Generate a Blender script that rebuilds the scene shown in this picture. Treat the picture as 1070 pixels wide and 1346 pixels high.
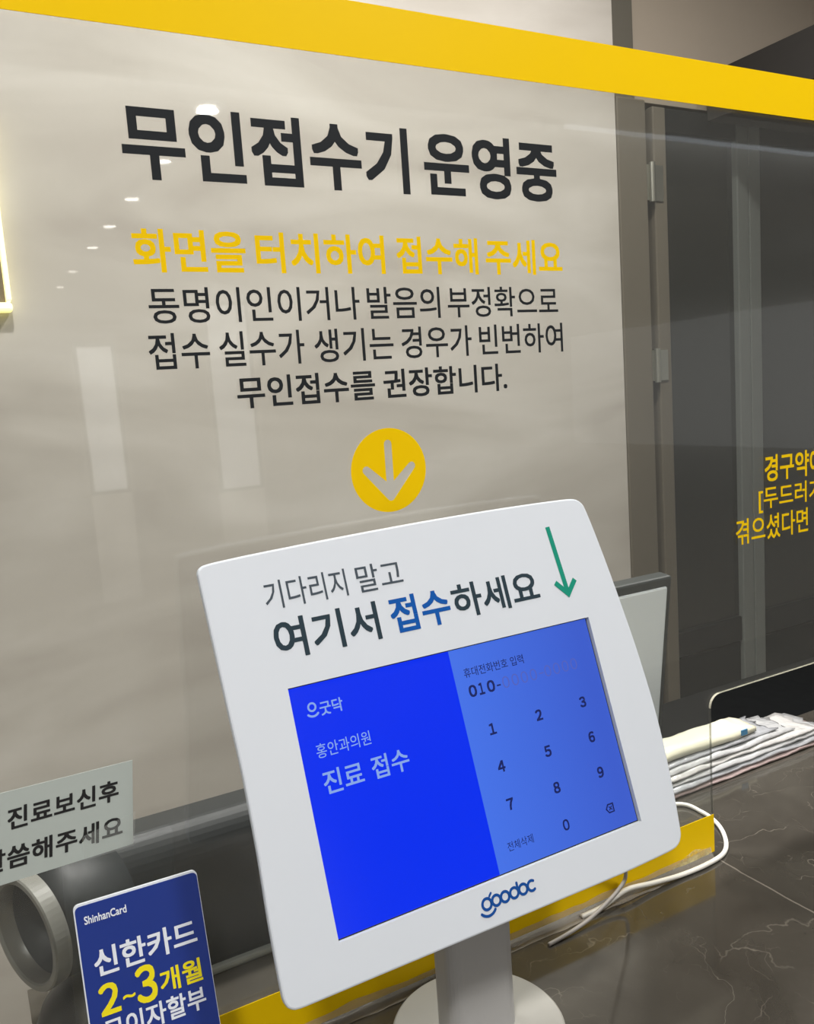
import bpy, bmesh, math, random
from mathutils import Vector, Matrix, noise

for o in list(bpy.data.objects): bpy.data.objects.remove(o)
SC = bpy.context.scene
COL = SC.collection
random.seed(4)

# ------------------------------------------------------------------ camera
cam_d = bpy.data.cameras.new('camera'); cam = bpy.data.objects.new('camera', cam_d); COL.objects.link(cam)
f_px = 1115.0
down = Vector((573, 8187, f_px)).normalized()
xv = Vector((2105, -298, f_px)); xv = (xv - down * xv.dot(down)).normalized()
zv = -down
yv = zv.cross(xv)
R = Matrix((xv, yv, zv))                    # picture axes (right, down, forward) -> world axes
right, dn, fw = R @ Vector((1, 0, 0)), R @ Vector((0, 1, 0)), R @ Vector((0, 0, 1))
M = Matrix((right, -dn, -fw)).transposed().to_4x4(); M.translation = Vector((0, 0, .41))
cam.matrix_world = M
cam_d.sensor_fit = 'VERTICAL'; cam_d.sensor_height = 36; cam_d.lens = f_px / 1346 * 36
cam_d.clip_start = .02; cam_d.clip_end = 60
SC.camera = cam

# ------------------------------------------------------------------ world, lights, exposure
w = bpy.data.worlds.new('world'); SC.world = w; w.use_nodes = True
bg = w.node_tree.nodes['Background']; bg.inputs[0].default_value = (1.0, .985, .955, 1); bg.inputs[1].default_value = .46
SC.view_settings.view_transform = 'Standard'; SC.view_settings.look = 'None'
SC.view_settings.gamma = 1; SC.view_settings.use_curve_mapping = False; SC.view_settings.exposure = -0.12

def lamp(x, y, z, power, size=.11, col=(1, .965, .93), tgt=None, spread=150):
    d = bpy.data.lights.new('ceiling_lamp', 'AREA'); d.shape = 'DISK'; d.size = size; d.energy = power; d.color = col
    d.spread = math.radians(spread)
    o = bpy.data.objects.new('ceiling_lamp', d); COL.objects.link(o); o.location = (x, y, z)
    if tgt: o.rotation_euler = (Vector(tgt) - Vector((x, y, z))).to_track_quat('-Z', 'Y').to_euler()
    return o
DOWN_LIGHTS = []
for y in (-2.48, -3.27, -4.03, -4.74, -5.45, -6.5, -7.4):
    DOWN_LIGHTS.append((1.065, y, 1.6)); lamp(1.065, y, 1.585, 9, .08)
for x in (-1.6,):  # unseen pair of lamps, added for more light
    for y in (-2.9, -4.6):
        DOWN_LIGHTS.append((x, y, 1.6)); lamp(x, y, 1.585, 22)
DESK_FILL = [(-.30, -.25, 1.45), (.75, -.15, 1.45), (.15, .85, 2.1), (1.2, .95, 2.1), (2.3, .9, 2.1)]  # unseen lamps added to brighten the desk and the rear wall
for i, (x, y, z) in enumerate(DESK_FILL):
    lamp(x, y, z - .015, (11, 11, 34, 34, 8)[i], .16)

cv = bpy.data.lights.new('cove_strip', 'AREA'); cv.shape = 'RECTANGLE'; cv.size = 7; cv.size_y = .06; cv.energy = 45; cv.color = (.93, .97, 1)
cvo = bpy.data.objects.new('cove_strip', cv); COL.objects.link(cvo); cvo.location = (2, -1.93, 1.475); cvo.rotation_euler = (math.radians(-110), 0, 0)

# ------------------------------------------------------------------ colours and materials
def s2l(c): c /= 255; return c / 12.92 if c <= .04045 else ((c + .055) / 1.055) ** 2.4
def rgb(r, g, b): return (s2l(r), s2l(g), s2l(b), 1)
MATS = {}
def mat(name, col, rough=.5, metal=0, spec=.5, emit=None, es=0, coat=0, bump=None):
    if name in MATS: return MATS[name]
    m = bpy.data.materials.new(name); m.use_nodes = True; MATS[name] = m
    n = m.node_tree.nodes; b = n['Principled BSDF']; L = m.node_tree.links
    b.inputs['Base Color'].default_value = col; b.inputs['Roughness'].default_value = rough
    b.inputs['Metallic'].default_value = metal; b.inputs['Specular IOR Level'].default_value = spec
    b.inputs['Coat Weight'].default_value = coat; b.inputs['Coat Roughness'].default_value = .05
    if emit: b.inputs['Emission Color'].default_value = emit; b.inputs['Emission Strength'].default_value = es
    # slight procedural variation
    tc = n.new('ShaderNodeTexCoord'); nt = n.new('ShaderNodeTexNoise'); nt.inputs['Scale'].default_value = 30
    L.new(tc.outputs['Object'], nt.inputs['Vector'])
    mr = n.new('ShaderNodeMapRange'); mr.inputs['To Min'].default_value = rough * .9; mr.inputs['To Max'].default_value = min(1, rough * 1.12)
    L.new(nt.outputs[0], mr.inputs['Value']); L.new(mr.outputs[0], b.inputs['Roughness'])
    if bump:
        n2 = n.new('ShaderNodeTexNoise'); n2.inputs['Scale'].default_value = bump[0]; L.new(tc.outputs['Object'], n2.inputs['Vector'])
        bp = n.new('ShaderNodeBump'); bp.inputs['Strength'].default_value = bump[1]; bp.inputs['Distance'].default_value = bump[2]
        L.new(n2.outputs[0], bp.inputs['Height']); L.new(bp.outputs[0], b.inputs['Normal'])
    return m

def counter_material():
    m = bpy.data.materials.new('dark_marble'); m.use_nodes = True; n = m.node_tree.nodes; L = m.node_tree.links; b = n['Principled BSDF']
    tc = n.new('ShaderNodeTexCoord'); mp = n.new('ShaderNodeMapping'); L.new(tc.outputs['Object'], mp.inputs['Vector'])
    wn = n.new('ShaderNodeTexNoise'); wn.inputs['Scale'].default_value = 5; wn.inputs['Detail'].default_value = 6; L.new(mp.outputs[0], wn.inputs['Vector'])
    mx = n.new('ShaderNodeVectorMath'); mx.operation = 'MULTIPLY_ADD'; mx.inputs[1].default_value = (.35, .35, .35)
    L.new(wn.outputs['Color'], mx.inputs[0]); L.new(mp.outputs[0], mx.inputs[2])
    # base mottling
    bn = n.new('ShaderNodeTexNoise'); bn.inputs['Scale'].default_value = 9; bn.inputs['Detail'].default_value = 8; L.new(mx.outputs[0], bn.inputs['Vector'])
    cr = n.new('ShaderNodeValToRGB'); L.new(bn.outputs[0], cr.inputs[0])
    cr.color_ramp.elements[0].position = .32; cr.color_ramp.elements[0].color = rgb(54, 51, 46)
    cr.color_ramp.elements[1].position = .72; cr.color_ramp.elements[1].color = rgb(72, 69, 63)
    cur = cr.outputs[0]
    for sc, wd, amt, sd in ((3.1, .004, .30, 0), (8, .007, .16, 7), (23, .012, .10, 13)):
        v = n.new('ShaderNodeTexVoronoi'); v.feature = 'DISTANCE_TO_EDGE'; v.inputs['Scale'].default_value = sc
        off = n.new('ShaderNodeVectorMath'); off.operation = 'ADD'; off.inputs[1].default_value = (sd, sd * .3, 0); L.new(mx.outputs[0], off.inputs[0]); L.new(off.outputs[0], v.inputs['Vector'])
        r = n.new('ShaderNodeMapRange'); r.inputs['From Min'].default_value = 0; r.inputs['From Max'].default_value = wd; r.inputs['To Min'].default_value = 1; r.inputs['To Max'].default_value = 0
        L.new(v.outputs['Distance'], r.inputs['Value'])
        k = n.new('ShaderNodeTexNoise'); k.inputs['Scale'].default_value = 14 + sd; L.new(off.outputs[0], k.inputs['Vector'])
        kr = n.new('ShaderNodeMapRange'); kr.inputs['From Min'].default_value = .52; kr.inputs['From Max'].default_value = .72; L.new(k.outputs[0], kr.inputs['Value'])
        mu = n.new('ShaderNodeMath'); mu.operation = 'MULTIPLY'; L.new(r.outputs[0], mu.inputs[0]); L.new(kr.outputs[0], mu.inputs[1])
        mu2 = n.new('ShaderNodeMath'); mu2.operation = 'MULTIPLY'; mu2.inputs[1].default_value = amt; L.new(mu.outputs[0], mu2.inputs[0])
        mix = n.new('ShaderNodeMix'); mix.data_type = 'RGBA'; L.new(mu2.outputs[0], mix.inputs['Factor']); L.new(cur, mix.inputs['A']); mix.inputs['B'].default_value = rgb(205, 195, 180)
        cur = mix.outputs['Result']
    # one straight pale vein
    sx = n.new('ShaderNodeSeparateXYZ'); L.new(tc.outputs['Object'], sx.inputs[0])
    wob = n.new('ShaderNodeTexNoise'); wob.inputs['Scale'].default_value = 40; L.new(tc.outputs['Object'], wob.inputs['Vector'])
    a = n.new('ShaderNodeMath'); a.operation = 'MULTIPLY_ADD'; a.inputs[1].default_value = .004; L.new(wob.outputs[0], a.inputs[0]); L.new(sx.outputs['X'], a.inputs[2])
    s = n.new('ShaderNodeMath'); s.operation = 'SUBTRACT'; s.inputs[1].default_value = .5355; L.new(a.outputs[0], s.inputs[0])
    ab = n.new('ShaderNodeMath'); ab.operation = 'ABSOLUTE'; L.new(s.outputs[0], ab.inputs[0])
    r = n.new('ShaderNodeMapRange'); r.inputs['From Max'].default_value = .0011; r.inputs['To Min'].default_value = .3; r.inputs['To Max'].default_value = 0; L.new(ab.outputs[0], r.inputs['Value'])
    yl = n.new('ShaderNodeMath'); yl.operation = 'LESS_THAN'; yl.inputs[1].default_value = .483; L.new(sx.outputs['Y'], yl.inputs[0])
    mm = n.new('ShaderNodeMath'); mm.operation = 'MULTIPLY'; L.new(r.outputs[0], mm.inputs[0]); L.new(yl.outputs[0], mm.inputs[1])
    mix = n.new('ShaderNodeMix'); mix.data_type = 'RGBA'; L.new(mm.outputs[0], mix.inputs['Factor']); L.new(cur, mix.inputs['A']); mix.inputs['B'].default_value = rgb(190, 182, 170)
    L.new(mix.outputs['Result'], b.inputs['Base Color'])
    rn = n.new('ShaderNodeTexNoise'); rn.inputs['Scale'].default_value = 25; rn.inputs['Detail'].default_value = 6; L.new(tc.outputs['Object'], rn.inputs['Vector'])
    rr = n.new('ShaderNodeMapRange'); rr.inputs['To Min'].default_value = .04; rr.inputs['To Max'].default_value = .16; L.new(rn.outputs[0], rr.inputs['Value'])
    L.new(rr.outputs[0], b.inputs['Roughness']); b.inputs['Specular IOR Level'].default_value = .85
    return m

def wall_material():
    m = bpy.data.materials.new('cream_marble_tile'); m.use_nodes = True; n = m.node_tree.nodes; L = m.node_tree.links; b = n['Principled BSDF']
    tc = n.new('ShaderNodeTexCoord')
    mp = n.new('ShaderNodeMapping'); mp.inputs['Rotation'].default_value = (0, math.radians(28), 0); mp.inputs['Scale'].default_value = (.8, 1, 2.6)
    L.new(tc.outputs['Object'], mp.inputs['Vector'])
    w = n.new('ShaderNodeTexNoise'); w.inputs['Scale'].default_value = 1.6; w.inputs['Detail'].default_value = 7; w.inputs['Distortion'].default_value = .9; L.new(mp.outputs[0], w.inputs['Vector'])
    cr = n.new('ShaderNodeValToRGB'); L.new(w.outputs[0], cr.inputs[0]); e = cr.color_ramp.elements
    e[0].position = .3; e[0].color = rgb(168, 162, 153); e[1].position = .7; e[1].color = rgb(198, 194, 186)
    e2 = cr.color_ramp.elements.new(.5); e2.color = rgb(184, 179, 170)
    L.new(cr.outputs[0], b.inputs['Base Color']); b.inputs['Roughness'].default_value = .35
    return m

def acrylic_material():
    m = bpy.data.materials.new('clear_acrylic'); m.use_nodes = True; n = m.node_tree.nodes; L = m.node_tree.links
    n.remove(n['Principled BSDF']); out = n['Material Output']
    g = n.new('ShaderNodeNewGeometry'); dt = n.new('ShaderNodeVectorMath'); dt.operation = 'DOT_PRODUCT'
    L.new(g.outputs['Incoming'], dt.inputs[0]); L.new(g.outputs['Normal'], dt.inputs[1])
    ab = n.new('ShaderNodeMath'); ab.operation = 'ABSOLUTE'; L.new(dt.outputs['Value'], ab.inputs[0])
    o = n.new('ShaderNodeMath'); o.operation = 'SUBTRACT'; o.inputs[0].default_value = 1; L.new(ab.outputs[0], o.inputs[1])
    p = n.new('ShaderNodeMath'); p.operation = 'POWER'; p.inputs[1].default_value = 5; L.new(o.outputs[0], p.inputs[0])
    q = n.new('ShaderNodeMath'); q.operation = 'MULTIPLY_ADD'; q.inputs[1].default_value = .955; q.inputs[2].default_value = .045; L.new(p.outputs[0], q.inputs[0])
    tc = n.new('ShaderNodeTexCoord'); nt = n.new('ShaderNodeTexNoise'); nt.inputs['Scale'].default_value = 3.5; L.new(tc.outputs['Object'], nt.inputs['Vector'])
    bp = n.new('ShaderNodeBump'); bp.inputs['Strength'].default_value = .12; bp.inputs['Distance'].default_value = .003; L.new(nt.outputs[0], bp.inputs['Height'])
    gl = n.new('ShaderNodeBsdfGlossy'); gl.inputs['Roughness'].default_value = .02; L.new(bp.outputs[0], gl.inputs['Normal'])
    tr = n.new('ShaderNodeBsdfTransparent'); tr.inputs[0].default_value = (.965, .975, .965, 1)
    df = n.new('ShaderNodeBsdfDiffuse'); df.inputs[0].default_value = (.8, .82, .8, 1)
    m1 = n.new('ShaderNodeMixShader'); m1.inputs[0].default_value = .026; L.new(tr.outputs[0], m1.inputs[1]); L.new(df.outputs[0], m1.inputs[2])
    m2 = n.new('ShaderNodeMixShader'); L.new(q.outputs[0], m2.inputs[0]); L.new(m1.outputs[0], m2.inputs[1]); L.new(gl.outputs[0], m2.inputs[2])
    L.new(m2.outputs[0], out.inputs[0])
    return m

def film_material(name, opacity, col, rough=.15):
    m = bpy.data.materials.new(name); m.use_nodes = True; n = m.node_tree.nodes; L = m.node_tree.links
    b = n['Principled BSDF']; b.inputs['Base Color'].default_value = col; b.inputs['Roughness'].default_value = rough
    nt = n.new('ShaderNodeTexNoise'); nt.inputs['Scale'].default_value = 120; nt.inputs['Detail'].default_value = 4
    tc = n.new('ShaderNodeTexCoord'); L.new(tc.outputs['Object'], nt.inputs['Vector'])
    mr = n.new('ShaderNodeMapRange'); mr.inputs['From Min'].default_value = .4; mr.inputs['From Max'].default_value = .65
    mr.inputs['To Min'].default_value = opacity * .4; mr.inputs['To Max'].default_value = min(1, opacity * 1.7)
    L.new(nt.outputs[0], mr.inputs['Value']); L.new(mr.outputs[0], b.inputs['Alpha'])
    return m

def plain_film(name, alpha, col, rough=.15):
    m = mat(name, col, rough); m.node_tree.nodes['Principled BSDF'].inputs['Alpha'].default_value = alpha; return m
# ------------------------------------------------------------------ object helpers
def link(name, me, m, parent=None, smooth=False):
    o = bpy.data.objects.new(name, me); COL.objects.link(o)
    if m: me.materials.append(m)
    if smooth:
        for p in me.polygons: p.use_smooth = True
    if parent: o.parent = parent
    return o
def obj(name, bm, m, parent=None, smooth=False):
    bmesh.ops.recalc_face_normals(bm, faces=bm.faces)
    me = bpy.data.meshes.new(name); bm.to_mesh(me); bm.free()
    for p in me.polygons: p.use_smooth = smooth
    return link(name, me, m, parent, smooth)
def tag(o, label=None, cat=None, group=None, kind=None):
    if label: o['label'] = label
    if cat: o['category'] = cat
    if group: o['group'] = group
    if kind: o['kind'] = kind
    return o
def empty(name, loc=(0, 0, 0), rot=None):
    o = bpy.data.objects.new(name, None); COL.objects.link(o); o.location = loc; o.empty_display_size = .05
    if rot: o.rotation_euler = rot
    return o
def BM(): return bmesh.new()
def box(bm, x0, x1, y0, y1, z0, z1, bev=0, seg=2):
    vs = [bm.verts.new(p) for p in [(x0,y0,z0),(x1,y0,z0),(x1,y1,z0),(x0,y1,z0),(x0,y0,z1),(x1,y0,z1),(x1,y1,z1),(x0,y1,z1)]]
    fs = [bm.faces.new([vs[i] for i in q]) for q in [(0,1,2,3),(4,5,6,7),(0,1,5,4),(1,2,6,5),(2,3,7,6),(3,0,4,7)]]
    if bev:
        es = set(e for f in fs for e in f.edges)
        bmesh.ops.bevel(bm, geom=list(es), offset=bev, segments=seg, affect='EDGES', profile=.5)
    return bm
def prism(bm, pts, t0, t1, axis='Y'):
    """closed outline (a, b) extruded from t0 to t1; Y: a->x, b->z ; Z: a->x, b->y ; X: a->y, b->z"""
    def mk(a, b, t): return (a, t, b) if axis == 'Y' else ((a, b, t) if axis == 'Z' else (t, a, b))
    v0 = [bm.verts.new(mk(a, b, t0)) for a, b in pts]; v1 = [bm.verts.new(mk(a, b, t1)) for a, b in pts]
    f0 = bm.faces.new(v0); f1 = bm.faces.new(v1); n = len(pts)
    for i in range(n): bm.faces.new((v0[i], v0[(i+1) % n], v1[(i+1) % n], v1[i]))
    return f0, f1
def arc(cx, cy, r, a0, a1, n):
    return [(cx + r*math.cos(math.radians(a0+(a1-a0)*i/n)), cy + r*math.sin(math.radians(a0+(a1-a0)*i/n))) for i in range(n+1)]
def rrect(x0, x1, y0, y1, r, n=6):
    return arc(x1-r, y1-r, r, 0, 90, n) + arc(x0+r, y1-r, r, 90, 180, n) + arc(x0+r, y0+r, r, 180, 270, n) + arc(x1-r, y0+r, r, 270, 360, n)
def cyl(bm, p0, p1, r0, r1=None, n=32, cap=True):
    p0, p1 = Vector(p0), Vector(p1); r1 = r0 if r1 is None else r1
    d = (p1-p0).normalized(); q = d.to_track_quat('Z', 'Y'); u, v = q @ Vector((1,0,0)), q @ Vector((0,1,0))
    a = [bm.verts.new(p0 + (u*math.cos(2*math.pi*i/n) + v*math.sin(2*math.pi*i/n))*r0) for i in range(n)]
    b = [bm.verts.new(p1 + (u*math.cos(2*math.pi*i/n) + v*math.sin(2*math.pi*i/n))*r1) for i in range(n)]
    for i in range(n): bm.faces.new((a[i], a[(i+1) % n], b[(i+1) % n], b[i]))
    if cap: bm.faces.new(a); bm.faces.new(b)
def lathe(bm, prof, c, axis='Z', n=48, closed=False):
    """prof: (radius, height) pairs"""
    rings = []
    for r, h in prof:
        ring = []
        for i in range(n):
            a = 2*math.pi*i/n; x, y = r*math.cos(a), r*math.sin(a)
            p = (c[0]+x, c[1]+y, c[2]+h) if axis == 'Z' else (c[0]+h, c[1]+x, c[2]+y)
            ring.append(bm.verts.new(p))
        rings.append(ring)
    pr = list(zip(rings, rings[1:])) + ([(rings[-1], rings[0])] if closed else [])
    for a, b in pr:
        for i in range(n): bm.faces.new((a[i], a[(i+1) % n], b[(i+1) % n], b[i]))
    if not closed:
        for ring in (rings[0], rings[-1]): bm.faces.new(ring)
def tube(bm, pts, r, n=10):
    """smooth tube through points (Catmull-Rom)"""
    P = [Vector(p) for p in pts]; S = []
    for i in range(len(P)-1):
        p0, p1, p2, p3 = P[max(i-1, 0)], P[i], P[i+1], P[min(i+2, len(P)-1)]
        for k in range(8):
            t = k/8; S.append(.5*((2*p1)+(-p0+p2)*t+(2*p0-5*p1+4*p2-p3)*t*t+(-p0+3*p1-3*p2+p3)*t*t*t))
    S.append(P[-1]); rings = []; up = Vector((0, 0, 1))
    for i, p in enumerate(S):
        d = (S[min(i+1, len(S)-1)] - S[max(i-1, 0)]).normalized(); a = d.cross(up)
        a = a.normalized() if a.length > 1e-4 else Vector((1, 0, 0)); b = d.cross(a)
        rings.append([bm.verts.new(p + (a*math.cos(2*math.pi*j/n)+b*math.sin(2*math.pi*j/n))*r) for j in range(n)])
    for A, B in zip(rings, rings[1:]):
        for j in range(n): bm.faces.new((A[j], A[(j+1) % n], B[(j+1) % n], B[j]))
    bm.faces.new(rings[0]); bm.faces.new(rings[-1])
def stroke(bm, pts, w, y0, y1, capn=6, square=False):
    """flat printed stroke in the local XZ plane with round ends, from y0 to y1"""
    L_, R_ = [], []
    P = [Vector(p) for p in pts]; n = len(P)
    for i, p in enumerate(P):
        d = (P[min(i+1, n-1)] - P[max(i-1, 0)]).normalized(); nn = Vector((-d.y, d.x)) * w/2
        if 0 < i < n-1:
            d0 = (P[i]-P[i-1]).normalized(); c = max(.4, abs(Vector((-d0.y, d0.x)).dot(nn.normalized()))); nn = nn / c
        L_.append(p+nn); R_.append(p-nn)
    out = list(L_)
    if not square:
        d = (P[-1]-P[-2]).normalized(); a0 = math.atan2(d.x, -d.y)
        a0 = math.atan2((L_[-1]-P[-1]).y, (L_[-1]-P[-1]).x)
        out += [P[-1] + Vector((math.cos(a0-math.pi*k/capn), math.sin(a0-math.pi*k/capn)))*w/2 for k in range(1, capn)]
    out += list(reversed(R_))
    if not square:
        a0 = math.atan2((R_[0]-P[0]).y, (R_[0]-P[0]).x)
        out += [P[0] + Vector((math.cos(a0-math.pi*k/capn), math.sin(a0-math.pi*k/capn)))*w/2 for k in range(1, capn)]
    prism(bm, [(v.x, v.y) for v in out], y0, y1)

DG = None
def text(name, s, m, parent, x0=None, x1=None, z0=0, z1=1, y=0, bold=0, cx=None, spacing=1.0, ext=.00015, words=None, slant=0, rise=0):
    """flat lettering in the parent's local XZ plane fitted to the box x0..x1, z0..z1 (bbox of the ink), facing -Y.
    bold = outline offset in em; with cx the height sets the size and the line is centred on cx."""
    bm = bmesh.new()
    pieces = words or [(s, x0, x1)]
    for (t, a, b) in pieces:
        c = bpy.data.curves.new('t', 'FONT'); c.body = t; c.size = 1; c.offset = min(bold, 0); c.space_character = spacing; c.resolution_u = 3
        c.fill_mode = 'FRONT'
        o = bpy.data.objects.new('t', c); COL.objects.link(o)
        bpy.context.view_layer.update()
        me = bpy.data.meshes.new_from_object(o.evaluated_get(bpy.context.evaluated_depsgraph_get()))
        bpy.data.objects.remove(o); bpy.data.curves.remove(c)
        xs = [v.co.x for v in me.vertices]; ys = [v.co.y for v in me.vertices]
        mnx, mxx, mny, mxy = min(xs), max(xs), min(ys), max(ys)
        bb = max(bold, 0)*.92
        if bb > 0:                                    # heavier weight: outline thickened by shifted copies
            mnx -= bb; mxx += bb; mny -= bb; mxy += bb
        sz = (z1-z0)/(mxy-mny)
        if cx is not None: sx = sz; ox = cx - sz*(mxx-mnx)/2
        else: sx = (b-a)/(mxx-mnx); ox = a
        for v in me.vertices:
            u = (v.co.x-mnx)*sx; h = (v.co.y-mny)*sz
            v.co = (ox+u+slant*h, y, z0+h+rise*(ox+u-(x0 if x0 is not None else cx)))
        offs_ = [(0, 0)] + ([(bb*math.cos(math.pi*k/4), bb*math.sin(math.pi*k/4)) for k in range(8)] if bb > 0 else [])
        if bb > 0: offs_ = [(0, 0)] + [(bb*a_, bb*b_) for a_ in (-1, 1) for b_ in (-1, 1)] + [(bb, 0), (-bb, 0), (0, bb), (0, -bb)]
        for k_, (ox_, oz_) in enumerate(offs_):
            for v in me.vertices: v.co.x += ox_*sx; v.co.z += oz_*sz; v.co.y = y - ext*(.3 + .03*k_)
            bm.from_mesh(me)
            for v in me.vertices: v.co.x -= ox_*sx; v.co.z -= oz_*sz
        bpy.data.meshes.remove(me)
    for f in bm.faces:
        if f.normal.y > 0: f.normal_flip()
    me = bpy.data.meshes.new(name); bm.to_mesh(me); bm.free()
    for p in me.polygons: p.use_smooth = False
    return link(name, me, m, parent)

# ------------------------------------------------------------------ the setting
M_counter, M_wall, M_acrylic = counter_material(), wall_material(), acrylic_material()
M_frame = mat('door_frame_grey_brown', rgb(96, 90, 78), .45, bump=(90, .1, .001))
M_frame2 = mat('door_frame_grey', rgb(98, 102, 98), .35)
M_gap = mat('dark_gap', rgb(18, 18, 18), .8)
M_doorglass = mat('dark_door_glass', rgb(20, 22, 18), .14, spec=.5)
M_doorpanel = mat('dark_door_panel', rgb(15, 17, 16), .6, spec=.12)
M_hinge = mat('steel_hinge', rgb(170, 170, 160), .3, metal=.9)
M_beige = mat('beige_lintel_plaster', rgb(150, 140, 126), .8)
M_floor = mat('pale_floor_tile', rgb(165, 158, 148), .35)
M_ceil = mat('white_ceiling_paint', rgb(225, 222, 215), .85)
M_soffit = mat('grey_soffit_paint', rgb(190, 187, 182), .85)
M_dark = mat('dark_bulkhead', rgb(38, 36, 34), .6)

bm = BM(); box(bm, -5, 14, -16, 2.1, -1.1, -1.05); tag(obj('floor', bm, M_floor), kind='structure')
ceiling = BM(); box(ceiling, -5, 14, -16, -1.86, 1.6, 1.65); ceiling = tag(obj('ceiling', ceiling, M_ceil), kind='structure')
bm = BM(); box(bm, -4, 6, -1.86, .25, 1.45, 1.65); soffit = tag(obj('trim_1', bm, M_soffit), kind='structure')
bm = BM(); box(bm, -4, 6, .2, 2.1, 2.1, 2.15); rear_ceiling = tag(obj('trim_6', bm, M_soffit), kind='structure')
bm = BM(); box(bm, -4, 6, .2, .25, 1.65, 2.1); tag(obj('trim_7', bm, M_soffit), kind='structure')
bm = BM(); box(bm, -3, 1.755, 1.9, 2.0, -1.05, 2.1); tag(obj('wall_back', bm, M_wall), kind='structure')
bm = BM(); box(bm, 1.755, 5, 1.915, 2.0, 1.2, 2.1); tag(obj('wall_right', bm, M_beige), kind='structure')
bm = BM(); box(bm, 1.755, 1.83, 1.90, 1.915, 1.2, 2.1); tag(obj('trim_2', bm, mat('dark_edge_trim', rgb(84, 80, 70), .6)), kind='structure')
bm = BM(); box(bm, 2.108, 3.6, 1.3, 1.89, 1.16, 1.292); tag(obj('trim_3', bm, M_dark), kind='structure')
bm = BM(); box(bm, -5, 14, -16.1, -16, -1.05, 1.6); tag(obj('wall_front', bm, M_ceil), kind='structure')
M_glow = mat('glow_panel_face', (1, 1, 1, 1), .4, emit=(.82, .92, 1, 1), es=.5)  # unseen glowing panels, added for bright patches reflected in the acrylic
for k, (a, b, c, d) in enumerate(((1.97, 2.30, -.25, 1.25), (.95, 1.2, -.15, .95))):
    wn_ = empty('glow_panel_%d' % (k+1), (a, -6, c)); tag(wn_, kind='structure')
    bm = BM(); box(bm, 0, b-a, -.01, 0, 0, d-c); obj('glass_pane', bm, M_glow, wn_)
    for (e, f_, g_, h_) in ((-.03, 0, -.03, d-c+.03), (b-a, b-a+.03, -.03, d-c+.03), (0, b-a, -.03, 0), (0, b-a, d-c, d-c+.03)):
        bm = BM(); box(bm, e, f_, -.02, .01, g_, h_); obj('frame', bm, M_frame2, wn_)
    bm = BM(); box(bm, -.03, b-a+.03, -.02, .01, -1.05-c, -.03); obj('panel_base', bm, M_ceil, wn_)

M_lens = mat('downlight_lens', (1, 1, 1, 1), .5, emit=(1, .97, .93, 1), es=14)
M_rim = mat('downlight_rim', rgb(215, 215, 212), .4)
for (x, y, z) in DOWN_LIGHTS + DESK_FILL:  # fixture parts, on the added lamps too
    par = ceiling if z == 1.6 else (soffit if z < 1.5 else rear_ceiling)
    bm = BM(); lathe(bm, [(.052, 0), (.075, 0), (.075, -.006), (.052, -.009)][::1], (x, y, z), closed=True, n=24)
    rim = obj('downlight', bm, M_rim, par)
    bm = BM(); cyl(bm, (x, y, z-.001), (x, y, z-.004), .036, n=24); obj('lens', bm, M_lens, rim)
bm = BM(); box(bm, 2.35, 5.6, -1.86, -1.84, 1.437, 1.4495)
obj('cove_light', bm, mat('cove_led', (1, 1, 1, 1), .5, emit=(.82, .9, 1, 1), es=1.3), soffit)

# double glass doors
def door(name, x0, x1, lstile, rstile, mstile, hinges):
    d = empty(name, (x0, 1.93, -1.05)); tag(d, kind='structure'); d['label'] = name
    def p(n, a, b, y0, y1, z0, z1, m, bev=.004, par=d):
        bm = BM(); box(bm, a-x0, b-x0, y0-1.93, y1-1.93, z0+1.05, z1+1.05, bev); return obj(n, bm, m, par)
    p('stile', x0, x0+lstile, 1.905, 1.945, -1.05, 1.19, mstile)
    p('stile', x1-rstile, x1, 1.905, 1.945, -1.05, 1.19, M_frame2)
    p('top_rail', x0+lstile, x1-rstile, 1.907, 1.943, 1.12, 1.19, M_doorpanel)
    p('bottom_rail', x0+lstile, x1-rstile, 1.912, 1.943, -.475, -.39, M_doorpanel, .006)
    p('lower_panel', x0+lstile, x1-rstile, 1.92, 1.94, -1.05, -.48, M_doorpanel)
    p('glass_pane', x0+lstile, x1-rstile, 1.926, 1.934, -.39, 1.12, M_doorglass, 0)
    for k, (z0, z1) in enumerate(hinges):
        bm = BM(); cyl(bm, (-.018, -.035, z0+1.05), (-.018, -.035, z1+1.05), .009, n=14)
        box(bm, -.05, -.002, -.03, -.026, z0+1.055, z1+1.045); box(bm, 0, .03, -.03, -.026, z0+1.055, z1+1.045)
        obj('hinge', bm, M_hinge, d)
    return d
door('door_1', 1.902, 2.3, .05, .05, M_frame, [(.92, 1.03), (.40, .50)])
door('door_2', 2.304, 2.75, .05, .05, M_frame2, [])
door('door_3', 2.754, 3.2, .05, .05, M_frame2, [])
bm = BM(); box(bm, 1.757, 1.865, 1.895, 1.96, -1.05, 1.2, .004); tag(obj('trim_4', bm, M_frame), kind='structure')
bm = BM(); box(bm, 1.80, 3.6, 1.965, 1.99, -1.05, 1.2); tag(obj('trim_5', bm, M_gap), kind='structure')

# yellow-lit framed sign on the back wall
sg = tag(empty('lit_sign', (-.1, 1.9, .63)), 'brown framed sign with glowing yellow edge on the pale wall', 'sign')
bm = BM(); box(bm, -.35, .235, -.02, -.001, .018, .36); obj('sign_face', bm, mat('sign_brown', rgb(120, 106, 80), .5), sg)
M_neon = mat('glowing_yellow_tube', (1, 1, 1, 1), .4, emit=rgb(255, 240, 130), es=1.35)
for (a, b, c, d) in ((-.36, .246, 0, .018), (-.36, .246, .36, .378), (-.36, -.35, .018, .36), (.235, .246, .018, .36)):
    bm = BM(); box(bm, a, b, -.03, -.001, c, d, .006); obj('light_tube', bm, M_neon, sg)

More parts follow.
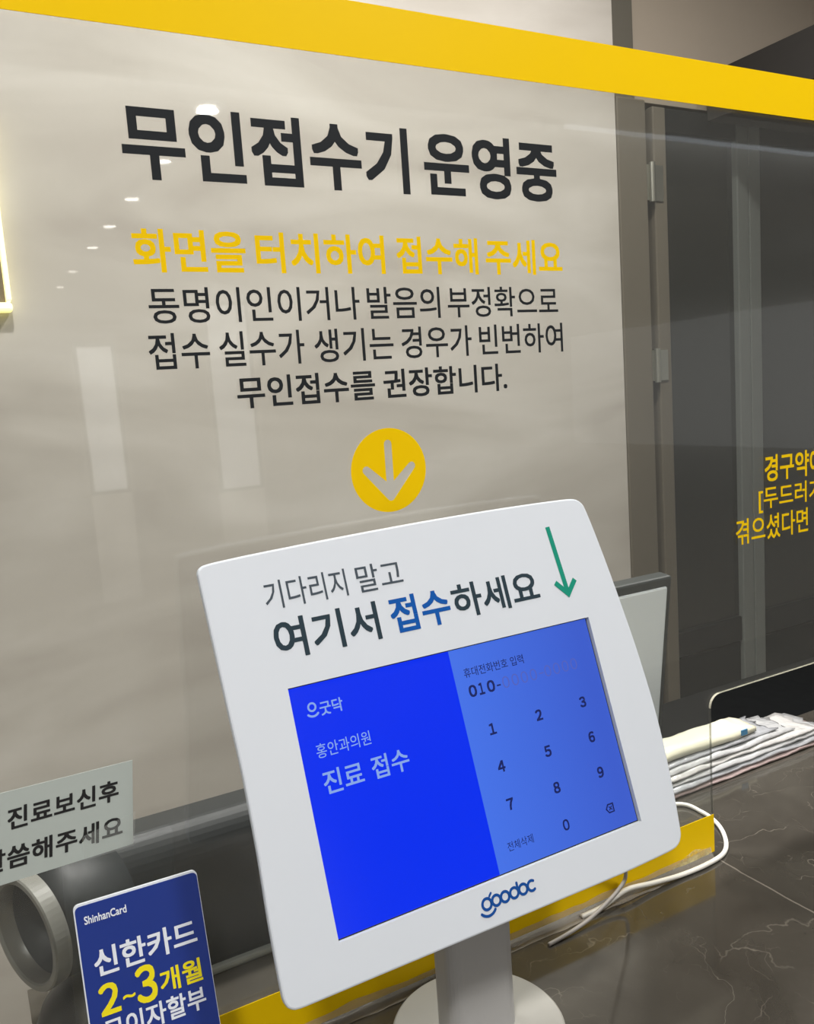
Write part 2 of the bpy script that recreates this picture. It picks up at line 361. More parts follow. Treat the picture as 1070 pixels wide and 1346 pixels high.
# marble reception counter
bm = BM()
prism(bm, [(-.7, .10), (1.6, .10), (1.6, .645), (.001, .645), (.001, .535), (-.7, .535)], -.04, 0, 'Z')
counter = tag(obj('reception_counter', bm, M_counter), 'glossy dark brown marble reception counter top with pale veins', 'counter')
bm = BM(); box(bm, -.68, 1.58, .14, .51, -1.05, -.04); tag(obj('counter_base', bm, mat('counter_body', rgb(70, 64, 58), .5), counter))

# ------------------------------------------------------------------ printed acrylic screen
Y0 = .4902
partition = tag(empty('acrylic_partition', (0, Y0, 0)), 'tall clear acrylic counter screen with yellow bands and printed Korean notice', 'partition')
bm = BM()
out = [(-.45, .0002)] + [(.5368, .0002)] + list(reversed(arc(.5368+.011, .1427-.011, .011, 90, 180, 6))) + \
      arc(.98, .1427-.011, .011, 90, 0, 6) + [(.991, .0002), (1.45, .0002), (1.45, .648), (-.45, .648)]
prism(bm, out, 0, .003)
pane = obj('pane', bm, M_acrylic, partition)
# polished edge of the pass-through opening, its lit and shaded parts put into colour
bm = BM()
edge = [(.5368, .0375)] + list(reversed(arc(.5368+.011, .1427-.011, .011, 90, 180, 8))) + arc(.98, .1427-.011, .011, 90, 0, 6) + [(.991, .001)]
for (a, b) in zip(edge, edge[1:]):
    va = [bm.verts.new(p) for p in ((a[0], .0004, a[1]), (b[0], .0004, b[1]), (b[0], .0026, b[1]), (a[0], .0026, a[1]))]
    bm.faces.new(va)
oe_ = obj('opening_edge', bm, mat('lit_acrylic_edge', rgb(205, 200, 182), .3), partition)
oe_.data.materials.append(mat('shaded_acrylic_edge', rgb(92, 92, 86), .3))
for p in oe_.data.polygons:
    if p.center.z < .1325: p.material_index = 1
M_yel = mat('yellow_vinyl', rgb(250, 208, 0), .45, spec=.15)
M_blk = mat('black_vinyl', rgb(34, 38, 42), .55, spec=.2)
bm = BM(); box(bm, -.45, 1.45, -.0006, -.0001, .6158, .648); obj('top_band', bm, M_yel, partition)
bm = BM(); box(bm, -.45, .5366, -.0006, -.0001, .0035, .0375); obj('bottom_band', bm, M_yel, partition)
bm = BM(); box(bm, .9912, 1.45, -.0006, -.0001, .0035, .0375); obj('bottom_band', bm, M_yel, partition)
PY = -.0001
text('headline_text', '', M_blk, partition, x0=.102, z0=.5372, z1=.5772, y=PY, bold=.026, words=[('무인접수기', .102, .2787), ('운영중', .2899, .3967)])
text('instruction_text', '', M_yel, partition, x0=.1, z0=.4877, z1=.5113, y=PY, bold=.022,
     words=[('화면을', .1015, .1658), ('터치하여', .172, .2569), ('접수해', .2654, .3273), ('주세요', .3334, .3985)])
text('notice_text', '', M_blk, partition, x0=.1, z0=.4597, z1=.4797, y=PY, bold=.008,
     words=[('동명이인이거나', .1071, .2368), ('발음의', .2421, .2954), ('부정확으로', .3013, .393)])
text('notice_text', '', M_blk, partition, x0=.1, z0=.4342, z1=.4545, y=PY, bold=.009,
     words=[('접수', .1045, .139), ('실수가', .1447, .1975), ('생기는', .2041, .2587), ('경우가', .2646, .3184), ('빈번하여', .3245, .396)])
text('notice_text', '', M_blk, partition, x0=.1, z0=.4094, z1=.4282, y=PY, bold=.018,
     words=[('무인접수를', .1527, .2434), ('권장합니다.', .2494, .3456)])
# yellow disc with a see-through down arrow
def disc_with_arrow(parent):
    c = bpy.data.curves.new('d', 'CURVE'); c.dimensions = '2D'; c.fill_mode = 'FRONT'; c.resolution_u = 1
    cx, cz, r = .2491, .3635, .0273
    def spl(pts):
        s = c.splines.new('POLY'); s.points.add(len(pts)-1); s.use_cyclic_u = True
        for p, q in zip(s.points, pts): p.co = (q[0], q[1], 0, 1)
    spl([(cx+r*math.cos(2*math.pi*i/64), cz+r*math.sin(2*math.pi*i/64)) for i in range(64)])
    w = .0027; tx, tz = .2492, .3462
    def P(x, z): return (x, z)
    d = w*1.4142
    o = arc(.2493, .3805, w, 180, 0, 8)                              # top of the shaft
    o += [(tx+w, tz+2*d-.0002+w)]
    o += [(tx+w+.0005, tz+2*d+w*.6)][:0]
    e = .0165
    o += arc(tx+e, tz+e+d*.55, w, 135, -45, 8)
    o += arc(tx, tz+.0003, w*1.1, -45, -135, 5)
    o += arc(tx-e, tz+e+d*.55, w, 225, 45, 8)
    o += [(tx-w, tz+2*d-.0002+w)]
    spl(o)
    ob = bpy.data.objects.new('d', c); COL.objects.link(ob); bpy.context.view_layer.update()
    me = bpy.data.meshes.new_from_object(ob.evaluated_get(bpy.context.evaluated_depsgraph_get())); bpy.data.objects.remove(ob)
    for v in me.vertices: v.co = (v.co.x, PY, v.co.y)
    bm = BM(); bm.from_mesh(me); g = bmesh.ops.extrude_face_region(bm, geom=list(bm.faces))
    bmesh.ops.translate(bm, verts=[v for v in g['geom'] if isinstance(v, bmesh.types.BMVert)], vec=(0, -.0002, 0))
    return obj('arrow_disc', bm, M_yel, parent)
disc_with_arrow(partition)
text('side_text', '경구약에', M_yel, partition, x0=.6066, x1=.6066+.0755, z0=.3163, z1=.3393, y=PY, bold=.02)
text('side_text', '[두드러기', M_yel, partition, x0=.5986, x1=.5986+.0815, z0=.2905, z1=.3125, y=PY, bold=.012)
text('side_text', '겪으셨다면', M_yel, partition, x0=.5703, x1=.6622, z0=.2666, z1=.2884, y=PY, bold=.012)

# wrinkled clear tape that holds the foot of the screen
bm = BM(); N = 150; rows = []
for i in range(N+1):
    x = .02 + .512*i/N; row = []
    for k, (yy, zz) in enumerate(((-.0009, .009), (-.0012, .004), (-.004, .0012), (-.006, .0008), (-.0082, .0006))):
        nn = noise.noise(Vector((x*60, k*1.7, 0))); n2 = noise.noise(Vector((x*23, k*.6, 5)))
        row.append(bm.verts.new((x, yy - abs(nn)*.0016*(k > 0) + (n2*.0025 if k == 4 else 0), max(.0004, zz + nn*.0012 + (n2*.0025 if k == 0 else 0)))))
    rows.append(row)
for a, b in zip(rows, rows[1:]):
    for k in range(4): bm.faces.new((a[k], a[k+1], b[k+1], b[k]))
tp = obj('clear_tape', bm, plain_film('clear_tape_film', .38, rgb(196, 190, 180)), None, True); tp.location = (0, Y0, 0)
tag(tp, 'crumpled clear tape strip along the foot of the acrylic screen', 'tape')
bm = BM(); nv = {}
for i in range(13):
    for j in range(5):
        x = .486 + .045*i/12; z = .0035 + .0105*j/4*(1-abs(i-7)/9)
        nv[i, j] = bm.verts.new((x, -.0014 - abs(noise.noise(Vector((x*300, z*300, 2))))*.0018, z))
for i in range(12):
    for j in range(4): bm.faces.new((nv[i, j], nv[i+1, j], nv[i+1, j+1], nv[i, j+1]))
tp2 = obj('tape_scrap', bm, film_material('shiny_tape_film', .5, rgb(235, 225, 170), .08), None, True); tp2.location = (0, Y0, 0)
tag(tp2, 'shiny crinkled tape scrap on the yellow band beside the pass-through opening', 'tape')

# taped paper note
note = tag(empty('paper_note', (0, Y0-.0012, 0)), 'white paper note with black Korean lettering taped to the screen at left', 'note')
bm = BM(); pts = [(-.046, .2148), (.0702, .2146), (.0652, .1650), (-.051, .1628)]
prism(bm, pts, -.0001, .0002); obj('sheet', bm, mat('thin_white_paper', rgb(188, 198, 194), .7), note)
M_ink = mat('black_ink', rgb(28, 28, 30), .7)
text('lettering', '진료보신후', M_ink, note, x0=.0021, x1=.0601, z0=.1928, z1=.2052, y=-.0002, bold=.024, slant=.12, spacing=1.05, rise=.012)
text('lettering', '말씀해주세요', M_ink, note, x0=-.0125, x1=.0599, z0=.1712, z1=.1838, y=-.0002, bold=.024, slant=.12, spacing=1.05, rise=.008)
bm = BM(); prism(bm, [(.0385, .1780), (.0685, .1842), (.0655, .1640), (.0385, .1640)], -.0007, -.0005)
obj('clear_tape_piece', bm, plain_film('note_tape', .09, rgb(222, 228, 225)), note)

# ------------------------------------------------------------------ check-in kiosk
kiosk = tag(empty('check_in_kiosk', (.2524, .4274, 0)), 'white tablet check-in kiosk with blue keypad screen on a round base', 'kiosk')
K0 = Vector((.2524, .4274, 0))
M_white = mat('white_plastic', rgb(212, 219, 228), .38, spec=.45)
M_white2 = mat('white_powder_coat', rgb(166, 165, 159), .42)
bm = BM(); lathe(bm, [(.0545, .0003), (.0558, .001), (.0558, .0048), (.0545, .006), (.0015, .006)], (0, 0, 0), n=96); obj('base_disc', bm, M_white2, kiosk, False)
bm = BM(); prism(bm, rrect(-.0235, .0245, -.012, .016, .009, 6), .006, .162, 'Z')
obj('column', bm, mat('white_column', rgb(172, 172, 172), .42), kiosk)
# head frame: local x = across, z = up the face, y = into the head
C = Vector((.2592, .4219, .1875))
ux = Vector((math.cos(.0101), math.sin(.0101), 0)); n0 = Vector((-math.sin(.0101), math.cos(.0101), 0))
uz = Vector((0, 0, 1))*math.cos(.3298) + n0*math.sin(.3298); un = -uz.cross(ux) if (-uz.cross(ux)).y > 0 else uz.cross(ux)
HM = Matrix((ux, un, uz)).transposed().to_4x4(); HM.translation = C - K0
def on_head(o): o.matrix_local = HM; return o
outl = [(-.1467,.1394),(-.1459,.1423),(-.1435,.1441),(-.1375,.1450),(-.1155,.1464),(-.0574,.1488),(0,.1505),(.0500,.1512),(.0876,.1512),(.1180,.1507),(.1240,.1500),(.1283,.1480),(.1312,.1440),(.1350,.1230),(.1396,.0873),(.1439,.0453),(.1458,.0150),(.1463,-.008),(.1457,-.0288),(.1432,-.0618),(.1412,-.0790),(.1401,-.0860),(.1375,-.0905),(.1330,-.0932),(.1259,-.0941),(.0852,-.0950),(0,-.0942),(-.0546,-.0936),(-.0899,-.0932),(-.1330,-.0928),(-.1390,-.0922),(-.1425,-.0898),(-.1441,-.0850),(-.1440,-.048),(-.1430,-.0152),(-.1429,.0284),(-.1441,.0613),(-.1455,.1031)]
def smooth_loop(P, k=4):
    o = []; n = len(P)
    for i in range(n):
        p0, p1, p2, p3 = [Vector(P[(i+j) % n]) for j in (-1, 0, 1, 2)]
        if (p2-p1).length < .012: kk = 2
        else: kk = k
        for j in range(kk):
            t = j/kk
            # centripetal-ish damping for uneven spacing
            s = min(1, (p2-p1).length/max((p1-p0).length, 1e-6)); e = min(1, (p2-p1).length/max((p3-p2).length, 1e-6))
            m1 = (p2-p0)*.5*s; m2 = (p3-p1)*.5*e
            h = (2*t**3-3*t**2+1)*p1+(t**3-2*t**2+t)*m1+(-2*t**3+3*t**2)*p2+(t**3-t**2)*m2
            o.append((h.x, h.y))
    return o
loop = smooth_loop(outl)
FY = -.003                                                        # face of the bezel, 3 mm in front of the screen
hx0, hx1, hz0, hz1 = -.1090, .1098, -.0692, .0677                 # screen cut-out
bm = BM()
n = len(loop)
def offs(P, d):
    c = Vector((0, .028)); o = []
    for i, p in enumerate(P):
        a, b = Vector(P[i-1]), Vector(P[(i+1) % len(P)]); t = (b-a).normalized(); nn = Vector((-t.y, t.x))
        if (Vector(p)-c).dot(nn) > 0: nn = -nn
        q = Vector(p) + nn*d; o.append((q.x, q.y))
    return o
lay = [(offs(loop, .0012), .0010), (loop, .0004), (loop, FY+.0010), (offs(loop, .0004), FY+.0003), (offs(loop, .0012), FY)]
rings = [[bm.verts.new((a, y, b)) for a, b in L_] for L_, y in lay]
for A, B in zip(rings, rings[1:]):
    for i in range(n): bm.faces.new((A[i], A[(i+1) % n], B[(i+1) % n], B[i]))
inner = [bm.verts.new((a, FY, b)) for a, b in [(hx0, hz0), (hx1, hz0), (hx1, hz1), (hx0, hz1)]]
ie = [bm.edges.new((inner[i], inner[(i+1) % 4])) for i in range(4)]
oe = [e for e in bm.edges if e.verts[0] in rings[-1] and e.verts[1] in rings[-1]]
bmesh.ops.triangle_fill(bm, use_beauty=True, edges=oe+ie)
deep = [bm.verts.new((v.co.x, .0006, v.co.z)) for v in inner]
wf = [bm.faces.new((inner[i], inner[(i+1) % 4], deep[(i+1) % 4], deep[i])) for i in range(4)]
bezel = on_head(obj('bezel', bm, M_white, kiosk))
bezel.data.materials.append(mat('recess_wall', rgb(196, 202, 196), .45))
for p in bezel.data.polygons:
    c = p.center
    if hx0-.001 < c.x < hx1+.001 and hz0-.001 < c.z < hz1+.001 and c.y > FY+.0001: p.material_index = 1
bm = BM(); prism(bm, offs(loop, .0013), .0009, .0013); prism(bm, offs(loop, .007), .0014, .010); housing = on_head(obj('back_housing', bm, mat('dark_tablet_back', rgb(52, 54, 56), .5), kiosk))
bm = BM(); box(bm, -.03, .03, .0105, .030, -.060, -.005, .004); obj('mount_block', bm, M_white2, kiosk).matrix_local = HM
# screen
def screen_mat(name, col, es=1.0):
    m = mat(name, (.004, .004, .008, 1), .15, spec=.3, emit=col, es=es); return m
sw, sh = .1085, .0677
bm = BM(); box(bm, hx0-.001, hx1+.001, .0004, .0008, hz0-.001, hz1+.001); scr = on_head(obj('screen', bm, mat('screen_border', rgb(12, 14, 24), .15), kiosk))
tag(scr, 'lit tablet touch screen, deep blue left and light blue right')
bm = BM(); box(bm, -sw-.0001, -.0017, 0, .0006, -.0684, sh-.0006); obj('blue_area', bm, screen_mat('screen_blue', rgb(0, 48, 246), 1.0), scr)
bm = BM(); box(bm, -.0017, .1090, 0, .0006, -.0684, sh-.0006)
def keypad_mat():
    m = screen_mat('screen_light_blue', (0, 0, 0, 1), 1); n = m.node_tree.nodes; L = m.node_tree.links; b = n['Principled BSDF']
    tc = n.new('ShaderNodeTexCoord'); sx = n.new('ShaderNodeSeparateXYZ'); L.new(tc.outputs['Object'], sx.inputs[0])
    r = n.new('ShaderNodeMapRange'); r.inputs['From Min'].default_value = 0; r.inputs['From Max'].default_value = .1; L.new(sx.outputs['X'], r.inputs['Value'])
    cr = n.new('ShaderNodeValToRGB'); L.new(r.outputs[0], cr.inputs[0]); e = cr.color_ramp.elements
    e[0].color = rgb(72, 118, 238); e[1].color = rgb(62, 96, 210)
    L.new(cr.outputs[0], b.inputs['Emission Color']); return m
obj('keypad_area', bm, keypad_mat(), scr)
M_sw = screen_mat('screen_pale_text', rgb(150, 185, 255), .85); M_sb = mat('screen_dark_text', rgb(10, 18, 60), .3, emit=rgb(14, 28, 90), es=.8)
M_sf = screen_mat('screen_faint_text', rgb(96, 112, 214), .8)
TY = -.0001
text('app_name_text', '굿닥', M_sw, scr, x0=-.0919, x1=-.0775, z0=.0484, z1=.0562, y=TY, bold=.02)
bm = BM()
stroke(bm, arc(-.0963, .0545, .0022, 0, 358, 18), .0011, TY-.0001, TY); stroke(bm, arc(-.0963, .0536, .0043, -135, -45, 8), .0012, TY-.00012, TY-.00002)
obj('app_logo', bm, M_sw, scr)
text('clinic_name_text', '홍안과의원', M_sw, scr, x0=-.099, x1=-.0650, z0=.0258, z1=.0338, y=TY, bold=.002)
text('title_text', '', M_sw, scr, x0=-.0985, z0=.0057, z1=.0187, y=TY, bold=.014, words=[('진료', -.0985, -.0738), ('접수', -.0682, -.0438)])
text('field_label_text', '휴대전화번호 입력', M_sb, scr, x0=.0057, x1=.0516, z0=.0485, z1=.0545, y=TY, bold=.003)
text('number_text', '', M_sb, scr, x0=.0063, z0=.0362, z1=.0436, y=TY, bold=.035, words=[('０', .0063, .0122), ('１', .0137, .0178), ('０', .0200, .0259)])
bm = BM(); stroke(bm, [(.0273, .0392), (.0302, .0392)], .0009, TY-.0002, TY, square=True); obj('number_text', bm, M_sb, scr)
text('placeholder_text', '', M_sf, scr, x0=.0318, z0=.0362, z1=.0436, y=TY, bold=.0, words=[('０', .0318+.0073*k+(.0045 if k > 3 else 0), .0318+.0073*k+.0054+(.0045 if k > 3 else 0)) for k in range(8)])
bm = BM(); stroke(bm, [(.0610, .0395), (.0645, .0395)], .0008, TY-.0002, TY, square=True); obj('placeholder_text', bm, M_sf, scr)
for i, ch in enumerate('123456789'):
    cx = (.0168, .0531, .0895)[i % 3]; cz = (.0144, -.0088, -.0318)[i//3]
    text('key_digit', chr(ord(ch)+0xFEE0), M_sb, scr, cx=cx, z0=cz-.0035, z1=cz+.0035, y=TY, bold=.036)
text('key_digit', '０', M_sb, scr, cx=.0532, z0=-.0585, z1=-.0517, y=TY, bold=.024)
bm = BM(); stroke(bm, [(.0866, -.0552), (.0884, -.0527), (.0925, -.0527), (.0925, -.0577), (.0884, -.0577), (.0866, -.0552)], .0009, TY-.0001, TY)
stroke(bm, [(.0891, -.0562), (.0911, -.0542)], .0007, TY-.0001, TY); stroke(bm, [(.0891, -.0542), (.0911, -.0562)], .0007, TY-.00015, TY-.00002)
obj('backspace_key', bm, M_sb, scr)
text('clear_all_text', '전체삭제', M_sb, scr, x0=.0078, x1=.0271, z0=-.0580, z1=-.0526, y=TY, bold=.0)
# bezel print
BY = FY-.0001
M_slate = mat('slate_ink', rgb(44, 60, 70), .6, spec=.12); M_blueink = mat('blue_ink', rgb(16, 84, 166), .6, spec=.12); M_green = mat('green_ink', rgb(28, 140, 118), .6, spec=.12)
M_slate2 = mat('slate_ink_light', rgb(72, 82, 92), .6, spec=.12)
text('caption_text', '', M_slate2, bezel, x0=-.11, z0=.1128, z1=.1292, y=BY, bold=.003, words=[('기다리지', -.1118, -.0603), ('말고', -.0535, -.0226)])
text('caption_text', '', M_slate, bezel, x0=-.11, z0=.0836, z1=.1066, y=BY, bold=.018, words=[('여기서', -.1112, -.0448)])
text('caption_text', '', M_blueink, bezel, x0=-.11, z0=.0842, z1=.1066, y=BY, bold=.022, words=[('접수', -.0366, .0055)])
text('caption_text', '', M_slate, bezel, x0=-.11, z0=.0850, z1=.1068, y=BY, bold=.018, words=[('하세요', .0079, .0751)])
bm = BM(); stroke(bm, [(.0948, .1334), (.0980, .0868)], .0036, BY-.0001, BY, square=True)
stroke(bm, [(.0896, .0950), (.0982, .0860), (.1064, .0948)], .0036, BY-.00015, BY-.00002, square=True)
obj('down_arrow_print', bm, M_green, bezel)
# logo word: g o o d o c drawn from rings
bm = BM(); u = .0038; xs = [-.0163, -.0096, -.0033, .0034, .0100, .0164]; cz = -.0800; wd = .0016
for i, x in enumerate(xs):
    if i == 5: stroke(bm, arc(x, cz, .0029, 55, 305, 16), wd, BY-.0001-i*1e-6, BY-i*1e-6)
    elif i == 0: stroke(bm, arc(x, cz, .0031, 0, 358, 20), wd, BY-.0001, BY); stroke(bm, arc(x, cz-.0004, .0062, -140, -40, 10), wd, BY-.0001, BY); stroke(bm, [(x+.0026, cz+.0036), (x+.0040, cz+.0050)], wd*.8, BY-.00012, BY-.00003)
    else:
        stroke(bm, arc(x, cz, .0029, 0, 358, 20), wd, BY-.0001-i*1e-6, BY-i*1e-6)
        if i == 3: stroke(bm, [(x+.0029, cz+.0048), (x+.0029, cz+.0002)], wd, BY-.00012, BY-.00003)
obj('logo_print', bm, mat('logo_blue', rgb(24, 76, 150), .6, spec=.12), bezel)

# ------------------------------------------------------------------ cables
M_cable = mat('white_cable_rubber', rgb(226, 224, 216), .4); M_cable_shaded = mat('shaded_cable_rubber', rgb(160, 156, 152), .5)  # second cable carries its shade as a grey colour
bm = BM(); tube(bm, [(.47, .60, .0024), (.52, .585, .0024), (.5746, .5694, .0024), (.5815, .545, .0024), (.5752, .520, .0024), (.5598, .498, .0024), (.5418, .4845, .0024), (.5180, .4805, .0024), (.4880, .4810, .0026), (.4580, .4830, .0050), (.4340, .4840, .0082), (.4180, .4835, .0065), (.405, .4835, .0030), (.385, .4845, .0018)], .0020)
tag(obj('white_cable', bm, M_cable, None, True), 'white charging cable looping round the acrylic edge on the counter', 'cable')
bm = BM(); tube(bm, [(.372, .452, .105), (.400, .468, .075), (.4235, .478, .040), (.4300, .4835, .0200), (.4225, .4830, .0125), (.4060, .4800, .0075), (.3850, .4760, .0040), (.3640, .4735, .0024), (.3440, .4725, .0014)], .0015)
tag(obj('shaded_cable', bm, M_cable_shaded, None, True), 'thin cable coloured grey for shade, dropping from behind the kiosk to the counter', 'cable')

# ------------------------------------------------------------------ blue card sign
card = empty('card_sign'); tag(card, 'blue card sign with white and yellow lettering standing at lower left', 'sign')
W = .066; cpos = Vector((.02744, .4635, .1529)); yaw, t = -.0372, .2938
cu = Vector((math.cos(yaw), math.sin(yaw), 0)); cn0 = Vector((-math.sin(yaw), math.cos(yaw), 0))
cup = Vector((0, 0, 1))*math.cos(t) + cn0*math.sin(t); cn = cup.cross(cu)
if cn.y < 0: cn = -cn
CM = Matrix((cu, cn, cup)).transposed().to_4x4(); CM.translation = cpos
card.matrix_world = CM
H = .158
bm = BM(); prism(bm, rrect(0, W, -H, 0, .0028, 5), .0002, .003); obj('acrylic_backing', bm, mat('card_white_edge', rgb(222, 228, 236), .25), card)
bm = BM(); prism(bm, rrect(.0007, W-.0003, -H+.0005, -.0011, .0026, 5), 0, .0004); obj('blue_face', bm, mat('card_blue', rgb(27, 52, 134), .35), card)
bm = BM(); box(bm, .008, W-.008, .003, .040, -H+.010, -H+.0125); foot = obj('easel_foot', bm, MATS['card_white_edge'], card); 
M_cw = mat('card_white_ink', rgb(226, 232, 242), .5); M_cy = mat('card_yellow_ink', rgb(238, 222, 10), .5)
q = .825
text('brand_text', 'ShinhanCard', M_cw, card, x0=.0057*q, x1=.0320*q, z0=-.0133*q, z1=-.0082*q, y=-.0001, bold=.02)
text('brand_text', '신한카드', M_cw, card, x0=.0080*q, x1=.0737*q, z0=-.0472*q, z1=-.0300*q, y=-.0001, bold=.022)
text('offer_text', '', M_cy, card, x0=.0088*q, z0=-.0712*q, z1=-.0520*q, y=-.0001, bold=.025, words=[('２', .0080*q, .0205*q)])
text('offer_text', '', M_cy, card, x0=.0088*q, z0=-.0655*q, z1=-.0630*q, y=-.0001, bold=.02, words=[('~', .0222*q, .0300*q)])
text('offer_text', '', M_cy, card, x0=.0088*q, z0=-.0722*q, z1=-.0488*q, y=-.0001, bold=.025, words=[('３', .0308*q, .0440*q)])
text('offer_text', '', M_cy, card, x0=.0088*q, z0=-.0703*q, z1=-.0555*q, y=-.0001, bold=.022, words=[('개월', .0460*q, .0735*q)])
text('offer_text', '무이자할부', M_cw, card, x0=.0082*q, x1=.0733*q, z0=-.0880*q, z1=-.0735*q, y=-.0001, bold=.02)

# ------------------------------------------------------------------ dark barrel device behind the screen
dev = tag(empty('barrel_device', (.003, .575, 0)), 'black barrel-shaped desk device with grey ring end behind the screen', 'device')
M_db = mat('device_black', rgb(28, 32, 34), .52); M_dg = mat('device_ring_grey', rgb(118, 118, 112), .3); M_hole = mat('device_inner', rgb(34, 33, 31), .5)
zc, r = .083, .0385; HT = .116
SW = math.radians(25)
def swivel(o): o.rotation_euler = (0, 0, SW); return o
bm = BM(); lathe(bm, [(r-.001, 0), (r, .001), (r, .011), (r-.0055, .011), (r-.0055, .001), (r-.0045, 0)], (0, 0, zc), 'X', 64, True); swivel(obj('ring_rim', bm, M_dg, dev))
bm = BM(); lathe(bm, [(r-.0056, .001), (r-.0066, .034), (r-.0058, .034), (r-.0050, .001)], (0, 0, zc), 'X', 64, True); swivel(obj('bore_wall', bm, mat('bore_grey', rgb(96, 94, 88), .35), dev, True))
bm = BM(); cyl(bm, (.030, 0, zc), (.033, 0, zc), r-.0070, n=40); swivel(obj('bore_end', bm, M_hole, dev))
bm = BM(); lathe(bm, [(r-.006, .0112), (r-.001, .0112), (r+.001, .03), (r+.001, .06), (r-.01, .065)], (0, 0, zc), 'X', 64, True); swivel(obj('barrel', bm, M_db, dev, True))
bm = BM()
prof = [(.012, .005), (.010, .010), (.008, .060)] + [(.008+.018-.018*math.cos(math.radians(a)), HT-.030+.030*math.sin(math.radians(a))) for a in range(0, 91, 9)] + [(.052, HT-.002), (.064, HT-.012), (.066, .005)]
prism(bm, prof, .034, .345, 'X'); es = [e for e in bm.edges if abs(e.verts[0].co.x-e.verts[1].co.x) < 1e-6]
bmesh.ops.bevel(bm, geom=es, offset=.003, segments=2, affect='EDGES')
obj('housing', bm, M_db, dev)
bm = BM(); box(bm, .03, .35, .006, .066, .0005, .0060, .002); obj('trim_strip', bm, mat('device_trim', rgb(120, 122, 118), .3), dev)
bm = BM(); lathe(bm, [(.034, .0004), (.040, .003), (.041, .012), (.036, .024), (.020, .040), (.001, .044)], (.040, .0, 0), 'Z', 40); obj('round_foot', bm, mat('device_foot', rgb(40, 38, 36), .4), dev, True)

# ------------------------------------------------------------------ monitor and document stack behind the screen
desk = tag(empty('staff_desk', (.1, .68, -1.05)), 'low black staff desk behind the marble counter', 'desk')
M_desk = mat('black_desk', rgb(9, 11, 12), .8, spec=.1)
bm = BM(); box(bm, 0, 2.4, 0, .62, .745, .77, .004); obj('desk_top', bm, M_desk, desk)
bm = BM(); box(bm, .02, 2.38, .02, .04, .0, .745); obj('modesty_panel', bm, M_desk, desk)
for x in (.0, 2.36):
    bm = BM(); box(bm, x, x+.04, .03, .6, 0, .745); obj('leg', bm, M_desk, desk)
mon = tag(empty('desk_monitor', (.60, .777, -.28)), 'grey backed monitor with dark frame leaning behind the kiosk', 'monitor')
TH = math.radians(7)
def onm(o): o.rotation_euler = (TH, 0, 0); return o
bm = BM(); box(bm, -.24, .1259, -.004, .016, .16, .4650, .003); onm(obj('frame', bm, mat('monitor_frame', rgb(50, 54, 54), .4), mon))
bm = BM(); box(bm, -.23, .1165, -.0065, -.004, .17, .4535, .002); onm(obj('back_panel', bm, mat('monitor_panel', rgb(228, 234, 238), .45), mon))
bm = BM(); box(bm, -.10, -.04, .002, .014, .012, .2, .003); obj('stand', bm, MATS['monitor_frame'], mon)
bm = BM(); box(bm, -.17, .03, -.06, .09, .0, .012, .004); obj('foot', bm, MATS['monitor_frame'], mon)

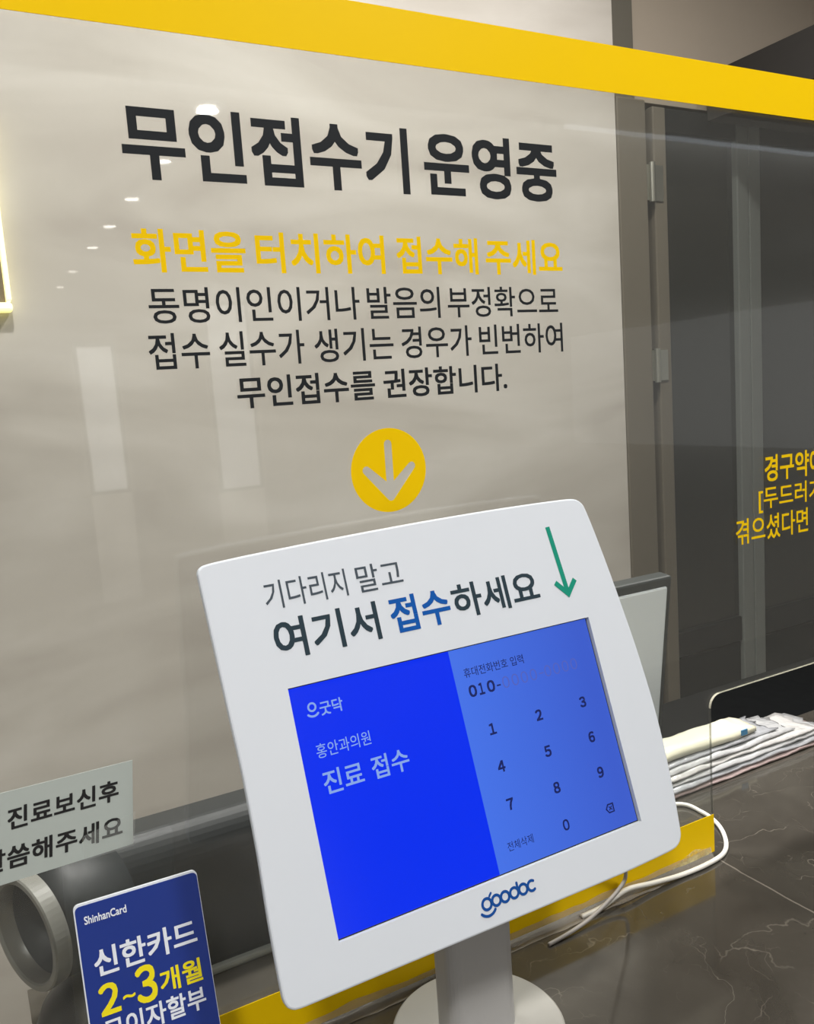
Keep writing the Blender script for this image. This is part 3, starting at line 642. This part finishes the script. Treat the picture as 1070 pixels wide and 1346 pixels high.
M_plast = [mat('plastic_sleeve_%d' % i, c, .18, coat=.6, bump=(70, .8, .004)) for i, c in enumerate((rgb(176, 177, 178), rgb(190, 189, 187), rgb(160, 162, 166)))]
M_cream = mat('cream_envelope', rgb(212, 209, 188), .4, coat=.3, bump=(40, .5, .003)); M_pink = mat('pinkish_sleeve', rgb(170, 152, 150), .25, coat=.5, bump=(80, .8, .003))
def sleeve(k, x0, x1, ya, depth, z0, th, m, jag=0.0):
    bm = BM(); nx, ny = 44, 8; top, bot = {}, {}
    for i in range(nx+1):
        for j in range(ny+1):
            u, v = i/nx, j/ny
            e = x1 + (noise.noise(Vector((v*9, k*3.1, 0)))*jag if i == nx else 0)
            x = x0 + (e-x0)*u if i == nx else x0 + (x1-x0)*u
            wv = noise.noise(Vector((x*28, v*2+k, k*2.0)))*.0022 + noise.noise(Vector((x*90, v*6, k*5.0)))*.0010; sl = -.00*u
            edge = min(1, 4*min(v, 1-v)+.15)*min(1, 6*min(u, 1-u)+.2)
            y = ya + depth*v + noise.noise(Vector((x*11, k, 3)))*.0030
            top[i, j] = bm.verts.new((x, y, z0 + th*(.45+.55*edge) + wv)); bot[i, j] = bm.verts.new((x, y, z0 + wv*.5))
    for i in range(nx):
        for j in range(ny):
            bm.faces.new((top[i, j], top[i+1, j], top[i+1, j+1], top[i, j+1])); bm.faces.new((bot[i, j], bot[i, j+1], bot[i+1, j+1], bot[i+1, j]))
        for j in (0, ny): bm.faces.new((top[i, j], top[i+1, j], bot[i+1, j], bot[i, j]))
    for j in range(ny):
        for i in (0, nx): bm.faces.new((top[i, j], top[i, j+1], bot[i, j+1], bot[i, j]))
    return obj('plastic_sleeve', bm, m, None, True)
specs = [(.535, .835, .579, .062, .0012, .0038, M_pink, .004), (.530, .830, .581, .061, .0056, .0036, M_plast[2], .006), (.535, .822, .584, .058, .0098, .0034, M_plast[0], .008),
         (.528, .806, .588, .054, .0138, .0034, M_plast[1], .010), (.532, .778, .593, .049, .0178, .0034, M_plast[0], .016), (.530, .752, .599, .043, .0218, .0034, M_plast[2], .018)]
labs = ['bottom pinkish plastic sleeve of the stack behind the screen', 'grey plastic sleeve second from the bottom of the stack behind the screen', 'clear white plastic sleeve third from the bottom of the stack behind the screen',
        'white plastic sleeve fourth from the bottom of the stack behind the screen', 'wrinkled white plastic sleeve with ragged end, third from the top of the stack', 'grey wrinkled plastic sleeve just under the cream envelope']
for k, sp in enumerate(specs):
    o = sleeve(k, *sp); tag(o, labs[k], 'plastic sleeve', 'plastic sleeves stacked behind the screen')
o = sleeve(9, .538, .728, .603, .036, .0262, .0100, M_cream, .006); o.name = 'cream_envelope'
tag(o, 'cream envelope with blue square mark on top of the sleeve stack', 'envelope')
bm = BM(); box(bm, .703, .712, .6010, .6022, .0275, .0335); obj('blue_mark', bm, mat('blue_stamp', rgb(70, 130, 170), .5), o)
